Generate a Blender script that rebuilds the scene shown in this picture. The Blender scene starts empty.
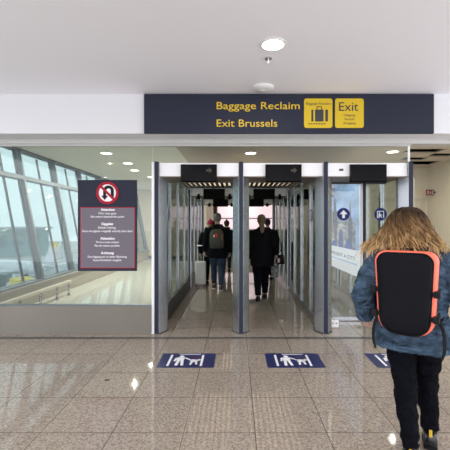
import bpy, bmesh, math, random
from mathutils import Vector, Matrix, noise
random.seed(7)
S = bpy.context.scene
COL = S.collection
PI = math.pi

# ---------------------------------------------------------------- camera
cam_d = bpy.data.cameras.new('camera'); cam = bpy.data.objects.new('camera', cam_d); COL.objects.link(cam)
cam.location = (0, 0, 1.5); cam.rotation_euler = (PI/2, 0, 0)
cam_d.sensor_width = 36; cam_d.sensor_fit = 'HORIZONTAL'
cam_d.lens = 36*353/450
cam_d.shift_x = -11.3/450; cam_d.shift_y = -0.5/450
cam_d.clip_start = .05; cam_d.clip_end = 400
S.camera = cam

# ---------------------------------------------------------------- sky, exposure
W = bpy.data.worlds.new('overcast_sky'); S.world = W; W.use_nodes = True
nt = W.node_tree; nt.nodes.clear()
wo = nt.nodes.new('ShaderNodeOutputWorld'); wb = nt.nodes.new('ShaderNodeBackground')
wb.inputs[0].default_value = (.93, .95, 1.0, 1); wb.inputs[1].default_value = 1.75
nt.links.new(wb.outputs[0], wo.inputs[0])
S.view_settings.view_transform = 'Standard'; S.view_settings.look = 'None'
S.view_settings.exposure = 0.85; S.view_settings.gamma = 1.0; S.view_settings.use_curve_mapping = False

LAMP_HALL = 7.0       # watts of one front-hall downlight
LAMP_REAR = 25.0       # watts of one downlight beyond the gates
WARM = (1.0, .95, .84); GOLD = (1.0, .74, .42); NEUT = (1.0, .93, .90)

# ---------------------------------------------------------------- materials
MATS = {}
def mat(name, col, rough=.5, metal=0.0, spec=.5, emit=None, estr=0.0, coat=0.0, noise_s=0, noise_a=0.0, bump=0.0, bump_s=40, bump_d=.01, sc=(1, 1, 1), selflit=0, aniso=0):
    if name in MATS: return MATS[name]
    m = bpy.data.materials.new(name); m.use_nodes = True
    n = m.node_tree.nodes; l = m.node_tree.links
    b = n['Principled BSDF']
    b.inputs['Base Color'].default_value = (*col, 1); b.inputs['Roughness'].default_value = rough
    b.inputs['Metallic'].default_value = metal; b.inputs['Specular IOR Level'].default_value = spec
    b.inputs['Coat Weight'].default_value = coat
    if emit: b.inputs['Emission Color'].default_value = (*emit, 1); b.inputs['Emission Strength'].default_value = estr
    if aniso:
        b.inputs['Anisotropic'].default_value = aniso; b.inputs['Anisotropic Rotation'].default_value = .25
        tn = n.new('ShaderNodeTangent'); tn.direction_type = 'RADIAL'; tn.axis = 'Z'; l.new(tn.outputs[0], b.inputs['Tangent'])
    if noise_a or bump:
        tc = n.new('ShaderNodeTexCoord'); mp = n.new('ShaderNodeMapping'); mp.inputs['Scale'].default_value = sc
        l.new(tc.outputs['Object'], mp.inputs['Vector'])
    if noise_a:
        t = n.new('ShaderNodeTexNoise'); t.inputs['Scale'].default_value = noise_s; t.inputs['Detail'].default_value = 4
        l.new(mp.outputs[0], t.inputs['Vector'])
        r = n.new('ShaderNodeValToRGB')
        r.color_ramp.elements[0].position = .3; r.color_ramp.elements[1].position = .7
        r.color_ramp.elements[0].color = (*[max(0, c*(1-noise_a)) for c in col], 1)
        r.color_ramp.elements[1].color = (*[min(1, c*(1+noise_a)) for c in col], 1)
        l.new(t.outputs['Fac'], r.inputs['Fac']); l.new(r.outputs[0], b.inputs['Base Color'])
        if selflit: l.new(r.outputs[0], b.inputs['Emission Color'])
    if selflit:
        b.inputs['Emission Strength'].default_value = selflit
        if not noise_a: b.inputs['Emission Color'].default_value = (*col, 1)
    if bump:
        t2 = n.new('ShaderNodeTexNoise'); t2.inputs['Scale'].default_value = bump_s; t2.inputs['Detail'].default_value = 3
        l.new(mp.outputs[0], t2.inputs['Vector'])
        bp = n.new('ShaderNodeBump'); bp.inputs['Strength'].default_value = bump; bp.inputs['Distance'].default_value = bump_d
        l.new(t2.outputs['Fac'], bp.inputs['Height']); l.new(bp.outputs[0], b.inputs['Normal'])
    MATS[name] = m; return m

def glass(name, tint=(1, 1, 1), refl=.9):
    if name in MATS: return MATS[name]
    m = bpy.data.materials.new(name); m.use_nodes = True
    n = m.node_tree.nodes; l = m.node_tree.links; n.clear()
    o = n.new('ShaderNodeOutputMaterial'); mx = n.new('ShaderNodeMixShader')
    t = n.new('ShaderNodeBsdfTransparent'); t.inputs[0].default_value = (*tint, 1)
    g = n.new('ShaderNodeBsdfGlossy'); g.inputs['Roughness'].default_value = .01; g.inputs['Color'].default_value = (refl, refl, refl, 1)
    lw = n.new('ShaderNodeLayerWeight'); lw.inputs['Blend'].default_value = .5
    pw = n.new('ShaderNodeMath'); pw.operation = 'POWER'; pw.inputs[1].default_value = 5.0; l.new(lw.outputs['Facing'], pw.inputs[0])
    f = n.new('ShaderNodeMath'); f.operation = 'MULTIPLY_ADD'; f.inputs[1].default_value = .96; f.inputs[2].default_value = .04; l.new(pw.outputs[0], f.inputs[0])
    l.new(f.outputs[0], mx.inputs[0]); l.new(t.outputs[0], mx.inputs[1]); l.new(g.outputs[0], mx.inputs[2]); l.new(mx.outputs[0], o.inputs[0])
    MATS[name] = m; return m

def floor_mat(name, c1, c2, joint=True, rough=.035, off=(.136, 2.543), tile=.5155):
    m = bpy.data.materials.new(name); m.use_nodes = True
    n = m.node_tree.nodes; l = m.node_tree.links; b = n['Principled BSDF']
    g = n.new('ShaderNodeNewGeometry')
    mp = n.new('ShaderNodeMapping'); mp.inputs['Location'].default_value = (-off[0]/tile+200, -off[1]/tile+200, 0); mp.inputs['Scale'].default_value = (1/tile, 1/tile, 0)
    l.new(g.outputs['Position'], mp.inputs['Vector'])
    vn = n.new('ShaderNodeTexVoronoi'); vn.inputs['Scale'].default_value = 95; l.new(g.outputs['Position'], vn.inputs['Vector'])
    sp = n.new('ShaderNodeTexNoise'); sp.inputs['Scale'].default_value = 60; sp.inputs['Detail'].default_value = 5; sp.inputs['Roughness'].default_value = .8
    l.new(g.outputs['Position'], sp.inputs['Vector'])
    ad = n.new('ShaderNodeMath'); ad.operation = 'MULTIPLY_ADD'; ad.inputs[1].default_value = .35
    sx = n.new('ShaderNodeSeparateColor'); l.new(vn.outputs['Color'], sx.inputs[0]); l.new(sx.outputs[0], ad.inputs[0]); l.new(sp.outputs['Fac'], ad.inputs[2])
    r = n.new('ShaderNodeValToRGB'); r.color_ramp.elements[0].position = .42; r.color_ramp.elements[1].position = .88
    r.color_ramp.elements[0].color = (*c1, 1); r.color_ramp.elements[1].color = (*c2, 1)
    l.new(ad.outputs[0], r.inputs['Fac'])
    # per-tile tone
    wn = n.new('ShaderNodeTexWhiteNoise'); fl = n.new('ShaderNodeVectorMath'); fl.operation = 'FLOOR'; l.new(mp.outputs[0], fl.inputs[0]); l.new(fl.outputs[0], wn.inputs['Vector'])
    ma = n.new('ShaderNodeMapRange'); ma.inputs['To Min'].default_value = .95; ma.inputs['To Max'].default_value = 1.03; l.new(wn.outputs['Value'], ma.inputs['Value'])
    mul = n.new('ShaderNodeVectorMath'); mul.operation = 'SCALE'; l.new(r.outputs[0], mul.inputs[0]); l.new(ma.outputs[0], mul.inputs['Scale'])
    # joints
    fr = n.new('ShaderNodeVectorMath'); fr.operation = 'FRACTION'; l.new(mp.outputs[0], fr.inputs[0])
    sb = n.new('ShaderNodeVectorMath'); sb.operation = 'SUBTRACT'; sb.inputs[1].default_value = (.5, .5, .5); l.new(fr.outputs[0], sb.inputs[0])
    ab = n.new('ShaderNodeVectorMath'); ab.operation = 'ABSOLUTE'; l.new(sb.outputs[0], ab.inputs[0])
    xy = n.new('ShaderNodeSeparateXYZ'); l.new(ab.outputs[0], xy.inputs[0])
    mx = n.new('ShaderNodeMath'); mx.operation = 'MAXIMUM'; l.new(xy.outputs[0], mx.inputs[0]); l.new(xy.outputs[1], mx.inputs[1])
    gt = n.new('ShaderNodeMath'); gt.operation = 'GREATER_THAN'; gt.inputs[1].default_value = .5-.0055; l.new(mx.outputs[0], gt.inputs[0])
    mix = n.new('ShaderNodeMix'); mix.data_type = 'RGBA'; l.new(gt.outputs[0], mix.inputs['Factor']); l.new(mul.outputs[0], mix.inputs[6])
    mix.inputs[7].default_value = (c1[0]*.42, c1[1]*.42, c1[2]*.45, 1)
    l.new(mix.outputs[2], b.inputs['Base Color'])
    b.inputs['Roughness'].default_value = rough; b.inputs['Specular IOR Level'].default_value = .68
    MATS[name] = m; return m

M_floor = floor_mat('polished_granite', (.19, .153, .122), (.46, .395, .33))
M_white = mat('white_plaster', (.80, .785, .80), .75)
M_ceil = mat('white_ceiling', (.91, .90, .95), .8)
M_bulk = mat('bulkhead_white', (.70, .70, .725), .6)
M_greytrim = mat('grey_metal_trim', (.50, .49, .48), .45, .3)
M_rear = mat('rear_ceiling', (.84, .83, .77), .7)
M_beige = mat('beige_wall', (.60, .55, .45), .7, noise_s=2, noise_a=.03)
M_dado = mat('beige_dado', (.52, .49, .38), .6)
M_steel = mat('brushed_steel', (.215, .20, .172), .40, .95, aniso=.95)
M_steelv = mat('satin_steel', (.52, .53, .56), .27, .9, bump=.05, bump_s=30, sc=(8, 8, .3))
M_alu = mat('grey_aluminium', (.13, .165, .185), .45, .4)
M_stripe = mat('dark_blue_grey_stripe', (.020, .026, .045), .5, spec=.2)
M_dark = mat('dark_grey_metal', (.06, .06, .065), .4, .5)
M_black = mat('black_gloss', (.003, .003, .004), .2, spec=.08)
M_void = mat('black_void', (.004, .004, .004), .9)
M_headwhite = mat('header_white', (.83, .83, .85), .45)
M_bronze = mat('bronze_underside', (.16, .12, .09), .4, .3)
M_navy = mat('sign_navy', (.024, .027, .045), .55, spec=.15)
M_yel = mat('sign_yellow', (.62, .43, .003), .5)
M_yeltxt = mat('sign_yellow_text', (.66, .44, .01), .5)
M_txtdark = mat('sign_dark_text', (.03, .03, .04), .5)
M_panelgrey = mat('sign_grey', (.155, .138, .168), .55, spec=.2)
M_red = mat('sign_red', (.36, .010, .028), .55, spec=.2)
M_wht = mat('print_white', (.85, .85, .87), .5)
M_blk = mat('print_black', (.006, .006, .008), .55, spec=.2)
M_blue = mat('print_blue', (.015, .026, .16), .5, spec=.2)
M_decal = mat('floor_decal_blue', (.016, .022, .105), .3, spec=.4)
M_gl = glass('clear_glass', (.93, .96, .94))
M_glteal = glass('tinted_glass', (.49, .56, .565))
M_gllane = glass('partition_glass', (.76, .80, .78), .35)
M_lamp = mat('lamp_diffuser', (1, 1, 1), .5, emit=(1, .97, .92), estr=5)
M_lampw = mat('warm_lamp_diffuser', (1, 1, 1), .5, emit=(1, .90, .72), estr=4)
M_plast = mat('white_plastic', (.78, .78, .77), .4)

# ---------------------------------------------------------------- mesh helpers
class MB:
    def __init__(s): s.bm = bmesh.new()
    def box(s, x0, x1, y0, y1, z0, z1, bev=0):
        vs = [s.bm.verts.new((x, y, z)) for z in (z0, z1) for y in (y0, y1) for x in (x0, x1)]
        fs = [s.bm.faces.new([vs[i] for i in q]) for q in ((0, 2, 3, 1), (4, 5, 7, 6), (0, 1, 5, 4), (2, 6, 7, 3), (0, 4, 6, 2), (1, 3, 7, 5))]
        if bev:
            es = list({e for f in fs for e in f.edges})
            bmesh.ops.bevel(s.bm, geom=es, offset=bev, segments=2, affect='EDGES', profile=.5)
        return s
    def prism(s, poly, a, b, ax='z'):
        def p(u, v, w): return {'z': (u, v, w), 'y': (u, w, v), 'x': (w, u, v)}[ax]
        lo = [s.bm.verts.new(p(u, v, a)) for u, v in poly]; hi = [s.bm.verts.new(p(u, v, b)) for u, v in poly]
        n = len(poly)
        s.bm.faces.new(lo[::-1]); s.bm.faces.new(hi)
        for i in range(n): s.bm.faces.new((lo[i], lo[(i+1) % n], hi[(i+1) % n], hi[i]))
        return s
    def rings(s, rings, closed=True, cap=True):
        vv = [[s.bm.verts.new(p) for p in r] for r in rings]; n = len(vv[0])
        for a, b in zip(vv, vv[1:]):
            for i in range(n if closed else n-1):
                j = (i+1) % n
                s.bm.faces.new((a[i], a[j], b[j], b[i]))
        if cap and closed:
            s.bm.faces.new(vv[0][::-1]); s.bm.faces.new(vv[-1])
        return s
    def tube(s, pts, rad, n=10, flat=1.0, ref=None):
        """rad: number or list; flat scales the second axis"""
        pts = [Vector(p) for p in pts]; k = len(pts)
        if not isinstance(rad, (list, tuple)): rad = [rad]*k
        prev = None; rs = []
        for i, p in enumerate(pts):
            t = (pts[min(i+1, k-1)]-pts[max(i-1, 0)]).normalized()
            if prev is None:
                r0 = Vector(ref) if ref else (Vector((1, 0, 0)) if abs(t.x) < .9 else Vector((0, 1, 0)))
            else: r0 = prev
            u = (r0-t*r0.dot(t)).normalized(); v = t.cross(u); prev = u
            rs.append([p+u*rad[i]*math.cos(2*PI*j/n)+v*rad[i]*flat*math.sin(2*PI*j/n) for j in range(n)])
        return s.rings(rs)
    def cyl(s, p0, p1, r, n=20): return s.tube([p0, p1], r, n)
    def ball(s, c, r, n=14, sc=(1, 1, 1)):
        m = Matrix.Translation(c) @ Matrix.Diagonal((r*sc[0], r*sc[1], r*sc[2], 1))
        bmesh.ops.create_uvsphere(s.bm, u_segments=n, v_segments=max(6, n*2//3), radius=1, matrix=m); return s
    def ell(s, rings, n=20, power=2.0):
        """rings (cx,cy,cz,rx,ry) stacked in z, superellipse sections"""
        out = []
        for (cx, cy, cz, rx, ry) in rings:
            r = []
            for j in range(n):
                a = 2*PI*j/n; c, d = math.cos(a), math.sin(a)
                r.append(Vector((cx+rx*math.copysign(abs(c)**(2/power), c), cy+ry*math.copysign(abs(d)**(2/power), d), cz)))
            out.append(r)
        return s.rings(out)
    def mesh(s, name, m=None, smooth=False):
        bmesh.ops.recalc_face_normals(s.bm, faces=s.bm.faces)
        me = bpy.data.meshes.new(name); s.bm.to_mesh(me); s.bm.free()
        if m: me.materials.append(m)
        if smooth:
            for p in me.polygons: p.use_smooth = True
        return me
    def build(s, name, m, parent=None, off=None, smooth=False, label=None, at=None):
        return link(name, s.mesh(name, m, smooth), parent, off, label, at)

def link(name, me, parent=None, off=None, label=None, at=None):
    o = bpy.data.objects.new(name, me); COL.objects.link(o)
    if parent:
        o.parent = parent
        if off is not None: o.location = -Vector(off)
    if at is not None: o.location = at
    if label: o['label'] = label
    return o
def thing(name, label, cat, loc=(0, 0, 0), rz=0, group=None):
    o = bpy.data.objects.new(name, None); COL.objects.link(o); o.location = loc; o.rotation_euler = (0, 0, rz)
    o.empty_display_size = .1
    return tag(o, label, cat, group)
def tag(o, label, cat, group=None):
    o['label'] = label; o['category'] = cat
    if group: o['group'] = group
    return o
def struct(o, label=None, cat=None):
    o['kind'] = 'structure'
    if label: o['label'] = label
    if cat: o['category'] = cat
    return o
def dup(o, parent=None):
    c = o.copy(); COL.objects.link(c)
    if parent: c.parent = parent
    for ch in list(o.children): dup(ch, c)
    return c
DG = lambda: bpy.context.evaluated_depsgraph_get()
def bake(o):
    """replace an object's mesh by its modified mesh"""
    bpy.context.view_layer.update()
    me = bpy.data.meshes.new_from_object(o.evaluated_get(DG()))
    old = o.data; o.modifiers.clear(); o.data = me
    for p in me.polygons: p.use_smooth = True
    return o
def fuse(o, voxel, smooth=4, disp=0, dsize=.12, sub=0):
    m = o.modifiers.new('r', 'REMESH'); m.mode = 'VOXEL'; m.voxel_size = voxel
    m2 = o.modifiers.new('s', 'SMOOTH'); m2.factor = .5; m2.iterations = smooth
    if disp:
        t = bpy.data.textures.new('folds', 'CLOUDS'); t.noise_scale = dsize; t.noise_depth = 2
        d = o.modifiers.new('d', 'DISPLACE'); d.texture = t; d.strength = disp; d.mid_level = .5; d.texture_coords = 'LOCAL'
        t = bpy.data.textures.new('wrinkles', 'CLOUDS'); t.noise_scale = dsize*.32; t.noise_depth = 1
        d = o.modifiers.new('e', 'DISPLACE'); d.texture = t; d.strength = disp*.35; d.mid_level = .5; d.texture_coords = 'LOCAL'
    return bake(o)
def text_mesh(body, m, x0, x1, z0, h=None, y=0.0, bold=.0, depth=.002, align='c', face='-y'):
    """lettering in the XZ plane between x0 and x1 with its baseline at z0; h is the cap height (None: keep proportion)"""
    cu = bpy.data.curves.new('lettering', 'FONT'); cu.body = body; cu.size = 1; cu.extrude = .0; cu.offset = bold; cu.resolution_u = 3
    o = bpy.data.objects.new('tmp', cu); COL.objects.link(o); bpy.context.view_layer.update()
    me = bpy.data.meshes.new_from_object(o.evaluated_get(DG())); bpy.data.objects.remove(o); bpy.data.curves.remove(cu)
    xs = [v.co.x for v in me.vertices]; a, b = min(xs), max(xs)
    sx = (x1-x0)/(b-a); sz = sx if h is None else h/.72
    for v in me.vertices: v.co = Vector(((v.co.x-a)*sx+x0, y, v.co.y*sz+z0))
    me.materials.append(m); return me
def join(meshes, name, m):
    bm = bmesh.new()
    for me in meshes: bm.from_mesh(me); bpy.data.meshes.remove(me)
    me = bpy.data.meshes.new(name); bm.to_mesh(me); bm.free(); me.materials.append(m); return me
def rrect(x0, x1, z0, z1, r, n=5):
    p = []
    for cx, cz, a0 in ((x1-r, z0+r, -90), (x1-r, z1-r, 0), (x0+r, z1-r, 90), (x0+r, z0+r, 180)):
        for k in range(n+1):
            a = math.radians(a0+90*k/n); p.append((cx+r*math.cos(a), cz+r*math.sin(a)))
    return p
def disc(cx, cz, r, n=32): return [(cx+r*math.cos(2*PI*i/n), cz+r*math.sin(2*PI*i/n)) for i in range(n)]
def ring_mesh(mb, cx, cz, r1, r0, ya, yb, n=36):
    for y in (ya, yb): pass
    R = [[(cx+r*math.cos(2*PI*i/n), y, cz+r*math.sin(2*PI*i/n)) for i in range(n)] for r, y in ((r0, yb), (r0, ya), (r1, ya), (r1, yb), (r0, yb))]
    mb.rings([[Vector(p) for p in q] for q in R], cap=False); return mb

# ================================================================ THE SETTING
YG = 4.86            # front plane of the gates
ZF, ZR = 3.16, 3.04  # front ceiling, rear ceiling
struct(MB().box(-5.6, 5.6, -4.2, 24, -.2, 0).build('floor', M_floor))
struct(MB().box(-3.82, -1.25, 4.91, 15.58, 0, .003).build('floor_corridor', mat('daylit_corridor_floor', (.56, .56, .50), .07, spec=.6, noise_s=40, noise_a=.06)))  # daylight in the corridor is put into this paler floor colour
struct(MB().box(-5.6, 5.6, -4.2, 4.5, ZF, ZF+.15).build('ceiling', M_ceil))
struct(MB().box(-5.6, 5.6, 4.5, 4.98, 2.66, ZF+.15).build('trim_1', M_bulk), 'white bulkhead above the gates', 'bulkhead')
struct(MB().box(-5.6, 5.6, 4.80, 4.985, 2.60, 2.66).box(-5.6, 2.40, 4.84, 4.90, 2.575, 2.60).build('trim_2', M_greytrim), 'grey metal head rail over the glass', 'trim')
struct(MB().box(-5.6, 5.6, 4.64, 4.69, 0, .002).build('trim_3', M_dark), 'dark joint strip across the floor before the gates', 'trim')
# rear ceiling with open (missing) tiles on the right
mb = MB(); xs = [-4.45, 2.70, 2.92, 3.06, 3.75, 3.85, 5.0, 5.2]; 
holes = [(3.55, 4.3, 7.20, 7.62), (4.3, 5.15, 7.66, 8.04), (3.9, 4.45, 8.12, 8.52), (4.2, 5.0, 8.60, 9.2)]
mbl = MB(); cx = sorted({-4.45, -1.2, 5.25, *[h[0] for h in holes], *[h[1] for h in holes]}); cy = sorted({4.98, 24, *[h[2] for h in holes], *[h[3] for h in holes]})
for a, b in zip(cx, cx[1:]):
    for c, d in zip(cy, cy[1:]):
        mx_, my_ = (a+b)/2, (c+d)/2
        if any(h[0] < mx_ < h[1] and h[2] < my_ < h[3] for h in holes): continue
        (mb if a >= -1.2 else mbl).box(a, b, c, d, ZR, ZR+.03)
struct(mb.build('ceiling_rear', mat('rear_ceiling_brown', (.52, .46, .38), .7)))
struct(mbl.build('ceiling_corridor', M_rear))
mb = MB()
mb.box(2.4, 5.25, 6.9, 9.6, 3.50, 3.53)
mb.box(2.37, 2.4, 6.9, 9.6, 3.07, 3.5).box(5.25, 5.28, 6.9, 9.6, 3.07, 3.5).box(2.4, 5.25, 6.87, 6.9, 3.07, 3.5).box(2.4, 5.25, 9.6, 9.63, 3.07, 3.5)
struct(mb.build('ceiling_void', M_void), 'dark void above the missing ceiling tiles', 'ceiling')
# walls
struct(MB().box(5.2, 5.35, 4.98, 9.6, 0, ZR).build('wall_right', M_beige))
struct(MB().box(2.62, 5.35, 9.6, 9.75, 0, ZR).build('wall_back', M_beige))
struct(MB().box(-4.7, -1.3, 15.6, 15.75, 0, ZR).build('wall_end', M_beige))
struct(MB().box(-4.7, -1.3, 15.585, 15.6, 0.12, 1.2).build('trim_4', M_dado), 'darker beige dado on the end wall', 'trim')
struct(MB().box(-4.7, -1.3, 15.58, 15.6, 0, .12).build('baseboard_end', M_dark))
struct(MB().box(2.62, 2.72, 9.75, 24, 0, ZR).build('wall_hall_right', M_beige))
struct(MB().box(-1.4, -1.3, 15.75, 24, 0, ZR).build('wall_hall_left', M_beige))
struct(MB().box(-1.4, 2.72, 23.8, 24, 0, ZR).build('wall_hall_back', M_beige))
# door in the back right wall
d1 = struct(MB().box(3.86, 4.00, 9.57, 9.60, 0, 2.22).box(4.98, 5.12, 9.57, 9.60, 0, 2.22).box(4.0, 4.98, 9.57, 9.60, 2.12, 2.22).build('door_1', mat('door_frame_beige', (.50, .46, .38), .6)))
MB().box(4.0, 4.98, 9.585, 9.60, 0, 2.12).build('door_leaf', mat('door_leaf_beige', (.56, .51, .42), .5), d1)
MB().cyl((4.88, 9.585, 1.05), (4.88, 9.53, 1.05), .012).cyl((4.88, 9.535, 1.05), (4.76, 9.535, 1.05), .011).build('door_handle', M_dark, d1)

# left: leaning curtain wall
lean = lambda z: -3.90 - (z-.35)*.19
mys = [4.2, 5.7, 7.1, 8.45, 9.85, 11.25, 12.65, 14.05, 15.45]
zt0, zt1, zt2 = .35, 2.44, ZR
def slant_box(mb, y0, y1, z0, z1, t0, t1):
    vs = [mb.bm.verts.new((lean(z)+t, y, z)) for z in (z0, z1) for y in (y0, y1) for t in (t0, t1)]
    for q in ((0, 2, 3, 1), (4, 5, 7, 6), (0, 1, 5, 4), (2, 6, 7, 3), (0, 4, 6, 2), (1, 3, 7, 5)): mb.bm.faces.new([vs[i] for i in q])
for i, (a, b) in enumerate(zip(mys, mys[1:])):
    mb = MB()
    slant_box(mb, b-.03, b+.03, zt0, ZR, -.10, .04)                 # mullion
    slant_box(mb, a+.03, b-.03, zt1-.04, zt1+.04, -.14, .045)       # transom
    slant_box(mb, a+.03, b-.03, zt0, zt0+.06, -.14, .045)
    slant_box(mb, a+.03, b-.03, ZR-.05, ZR, -.14, .045)
    w = struct(mb.build('window_%d' % (i+1), M_alu))
    for nm, z0, z1 in (('pane', zt0+.06, zt1-.04), ('transom_pane', zt1+.04, ZR-.05)):
        mb = MB(); slant_box(mb, a+.03, b-.03, z0, z1, -.05, -.042); mb.build(nm, M_glteal, w)
    mb = MB(); slant_box(mb, b-.085, b-.055, zt0, ZR, -.36, -.32); mb.build('outer_mullion', M_alu, w)
struct(MB().box(-4.1, -3.86, 4.0, 15.6, 0, .35).build('wall_left', mat('sill_wall_beige', (.36, .33, .26), .6)), 'low beige wall under the leaning windows', 'wall')
struct(MB().box(-4.1, -3.82, 4.0, 15.6, .35, .375).build('trim_5', mat('sill_beige', (.30, .28, .24), .5)), 'sill under the leaning windows', 'sill')
# bumper rail in front of the sill wall
br = thing('bumper_rail', 'low beige bumper rail on short steel posts under the leaning windows', 'rail', (-3.55, 6.2, 0))
MB().box(-3.585, -3.515, 4.95, 7.55, .26, .315, .01).build('rail', mat('rail_beige', (.58, .52, .42), .4), br, (-3.55, 6.2, 0))
pm = MB().cyl((0, 0, .006), (0, 0, .26), .022, 14).cyl((0, 0, 0), (0, 0, .008), .05, 18).mesh('post', M_steelv, True)
for y in (5.15, 5.8, 6.4, 7.0, 7.48): link('post', pm, br, at=(0, y-6.2, 0))

# ---------------------------------------------------------------- ceiling fixtures
def downlight(name, label, x, y, z, r, m, power, col, group, shown=True):
    t = thing(name, label, 'ceiling light', (x, y, z), 0, group)
    mb = MB(); R = [[Vector((rr*math.cos(2*PI*i/32), rr*math.sin(2*PI*i/32), zz)) for i in range(32)] for rr, zz in ((r, -.004), (r, -.012), (r*1.16, -.010), (r*1.2, 0))]
    mb.rings(R, cap=False).build('trim_ring', M_plast, t, smooth=True)
    MB().cyl((0, 0, -.002), (0, 0, -.007), r, 32).build('diffuser', m, t)
    if power:
        ld = bpy.data.lights.new('downlight_lamp', 'AREA'); ld.shape = 'DISK'; ld.size = .05; ld.energy = power; ld.color = col
        lo = bpy.data.objects.new('lamp', ld); COL.objects.link(lo); lo.parent = t; lo.location = (0, 0, -.02)
    return t
downlight('ceiling_light', 'round white downlight glowing in the white ceiling before the sign', .338, 3.25, ZF, .10, M_lamp, LAMP_HALL, NEUT, 'front hall downlights')
for x, y in ((-4.58, -2.6), (-3.4, .2), (-1.5, .2), (.338, .2), (2.4, .2), (4.5, .2), (-1.0, -2.6), (1.4, -2.6), (3.8, -2.6)):  # unseen lamps added for hall light and for streaks on the steel base
    downlight('ceiling_light', 'round downlight added out of view to light the front hall', x, y, ZF, .10, M_lamp, LAMP_HALL, NEUT, 'front hall downlights')
sp = thing('sprinkler', 'small sprinkler head on the white ceiling behind the downlight', 'sprinkler', (.32, 3.52, ZF))
MB().cyl((0, 0, 0), (0, 0, -.010), .035, 24).build('escutcheon', mat('chrome', (.6, .6, .6), .25, .9), sp, smooth=False)
MB().cyl((0, 0, -.008), (0, 0, -.05), .007, 12).cyl((0, 0, -.05), (0, 0, -.054), .016, 16).build('nozzle', M_plast, sp)
sd = thing('smoke_detector', 'flat round white detector on the ceiling just before the sign', 'smoke detector', (.325, 4.27, ZF))
mb = MB(); R = [[Vector((rr*math.cos(2*PI*i/32), rr*math.sin(2*PI*i/32), zz)) for i in range(32)] for rr, zz in ((.13, 0), (.13, -.012), (.105, -.032), (.05, -.04))]
mb.rings(R).build('housing', M_plast, sd, smooth=True)
MB().cyl((0, 0, -.038), (0, 0, -.046), .03, 20).build('cap', M_plast, sd)
rear = [(-2.8, 7.6, 'warm downlight nearest the glass wall in the left corridor'), (-2.72, 8.85, 'second warm downlight along the left corridor ceiling'), (-2.88, 10.0, 'third warm downlight along the left corridor ceiling'),
        (-2.75, 11.4, 'fourth warm downlight along the left corridor ceiling'), (-2.8, 13.4, 'farthest warm downlight of the left corridor'),
        (.31, 7.6, 'warm downlight above the middle lane behind the glass'), (3.30, 7.45, 'warm downlight above the right lane behind the glass'),
        (-.45, 10.2, 'downlight over the left lane beyond the second portal'), (.75, 10.2, 'downlight over the middle lane beyond the second portal'),
        (.3, 13.5, 'first downlight in the hall beyond the lanes'), (.3, 16.5, 'second downlight in the hall beyond the lanes'), (.3, 19.5, 'third downlight in the hall beyond the lanes'), (1.9, 12.6, 'downlight behind the right lane'), (4.2, 6.2, 'warm downlight right of the gates over the open passage')]
for x, y, lb in rear: downlight('ceiling_light', lb, x, y, ZR, .115, M_lampw, LAMP_REAR*(.3 if y > 10.05 and -1 < x < 2.5 else .8 if x == .31 else 1), GOLD if x == .31 else WARM, 'downlights beyond the gates')

# ---------------------------------------------------------------- left glass wall, transom
gw = thing('glass_wall', 'tall clear glass wall on a brushed steel base left of the gates', 'glass wall', (-2.6, YG, 0))
OF = (-2.6, YG, 0)
xj = (62-236.3)*YG/353
MB().box(-5.15, xj-.004, YG-.006, YG+.006, .40, 2.585).build('glass_panel', M_gl, gw, OF)
MB().box(xj+.004, -1.164, YG-.006, YG+.006, .40, 2.585).build('glass_panel', M_gl, gw, OF)
MB().box(-5.2, -1.164, YG-.035, YG+.035, 0, .385).build('steel_base', M_steel, gw, OF)
MB().box(-5.2, -1.164, YG-.03, YG+.03, .385, .402).build('glazing_bead', M_alu, gw, OF)
MB().box(-1.162, -1.126, YG-.02, YG+.03, 0, 2.36).build('end_post', M_headwhite, gw, OF)
tp = thing('glass_transom', 'clear glass strip above the three gate headers', 'glass panel', (.62, YG, 2.355))
OF = (.62, YG, 2.355)
for a, b in ((-1.14, -.04), (-.03, 1.2), (1.21, 2.36)):
    MB().box(a, b, YG-.006, YG+.006, 2.36, 2.585).build('glass_panel', M_gl, tp, OF)
MB().box(2.362, 2.385, YG-.012, YG+.012, 2.36, 2.585).build('end_edge', M_headwhite, tp, OF)

# ---------------------------------------------------------------- gates
PX = [-1.09, .065, 1.225, 2.39]                # posts
def post_mesh(left=False):
    pl = [(-.030, 0), (.030, 0), (.115, .13), (.115, .20), (-.115, .20), (-.115, .13)]
    if left: pl = [(-.030, 0), (.030, 0), (.115, .13), (.115, .20), (-.030, .20)]
    mb = MB().prism(pl, 0, 2.15); mb.box(-.028, .028, .004, .19, 2.15, 2.36)
    return mb.mesh('post_body', M_steelv)
pb = post_mesh(); pbl = post_mesh(True)
ps = MB().box(-.028, .028, -.006, .004, 0, 2.36).mesh('front_stripe', M_stripe)
pf = MB().prism([(-.034, -.008), (.034, -.008), (.12, .125), (.12, .205), (-.12, .205), (-.12, .125)], 0, .012).mesh('foot_plate', M_dark)
pfl = MB().prism([(-.034, -.008), (.034, -.008), (.12, .125), (.12, .205), (-.034, .205)], 0, .012).mesh('foot_plate', M_dark)
plabel = ['steel gate post with dark front stripe at the end of the glass wall', 'steel gate post with dark front stripe between the left and middle lanes',
          'steel gate post with dark front stripe between the middle lane and the closed right lane', 'steel gate post with dark front stripe beside the open passage on the right']
for x, lb in zip(PX, plabel):
    t = thing('gate_post', lb, 'gate post', (x, 4.83, 0), 0, 'front posts of the gates')
    link('post_body', pbl if x == PX[0] else pb, t); link('front_stripe', ps, t); link('foot_plate', pfl if x == PX[0] else pf, t)
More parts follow.
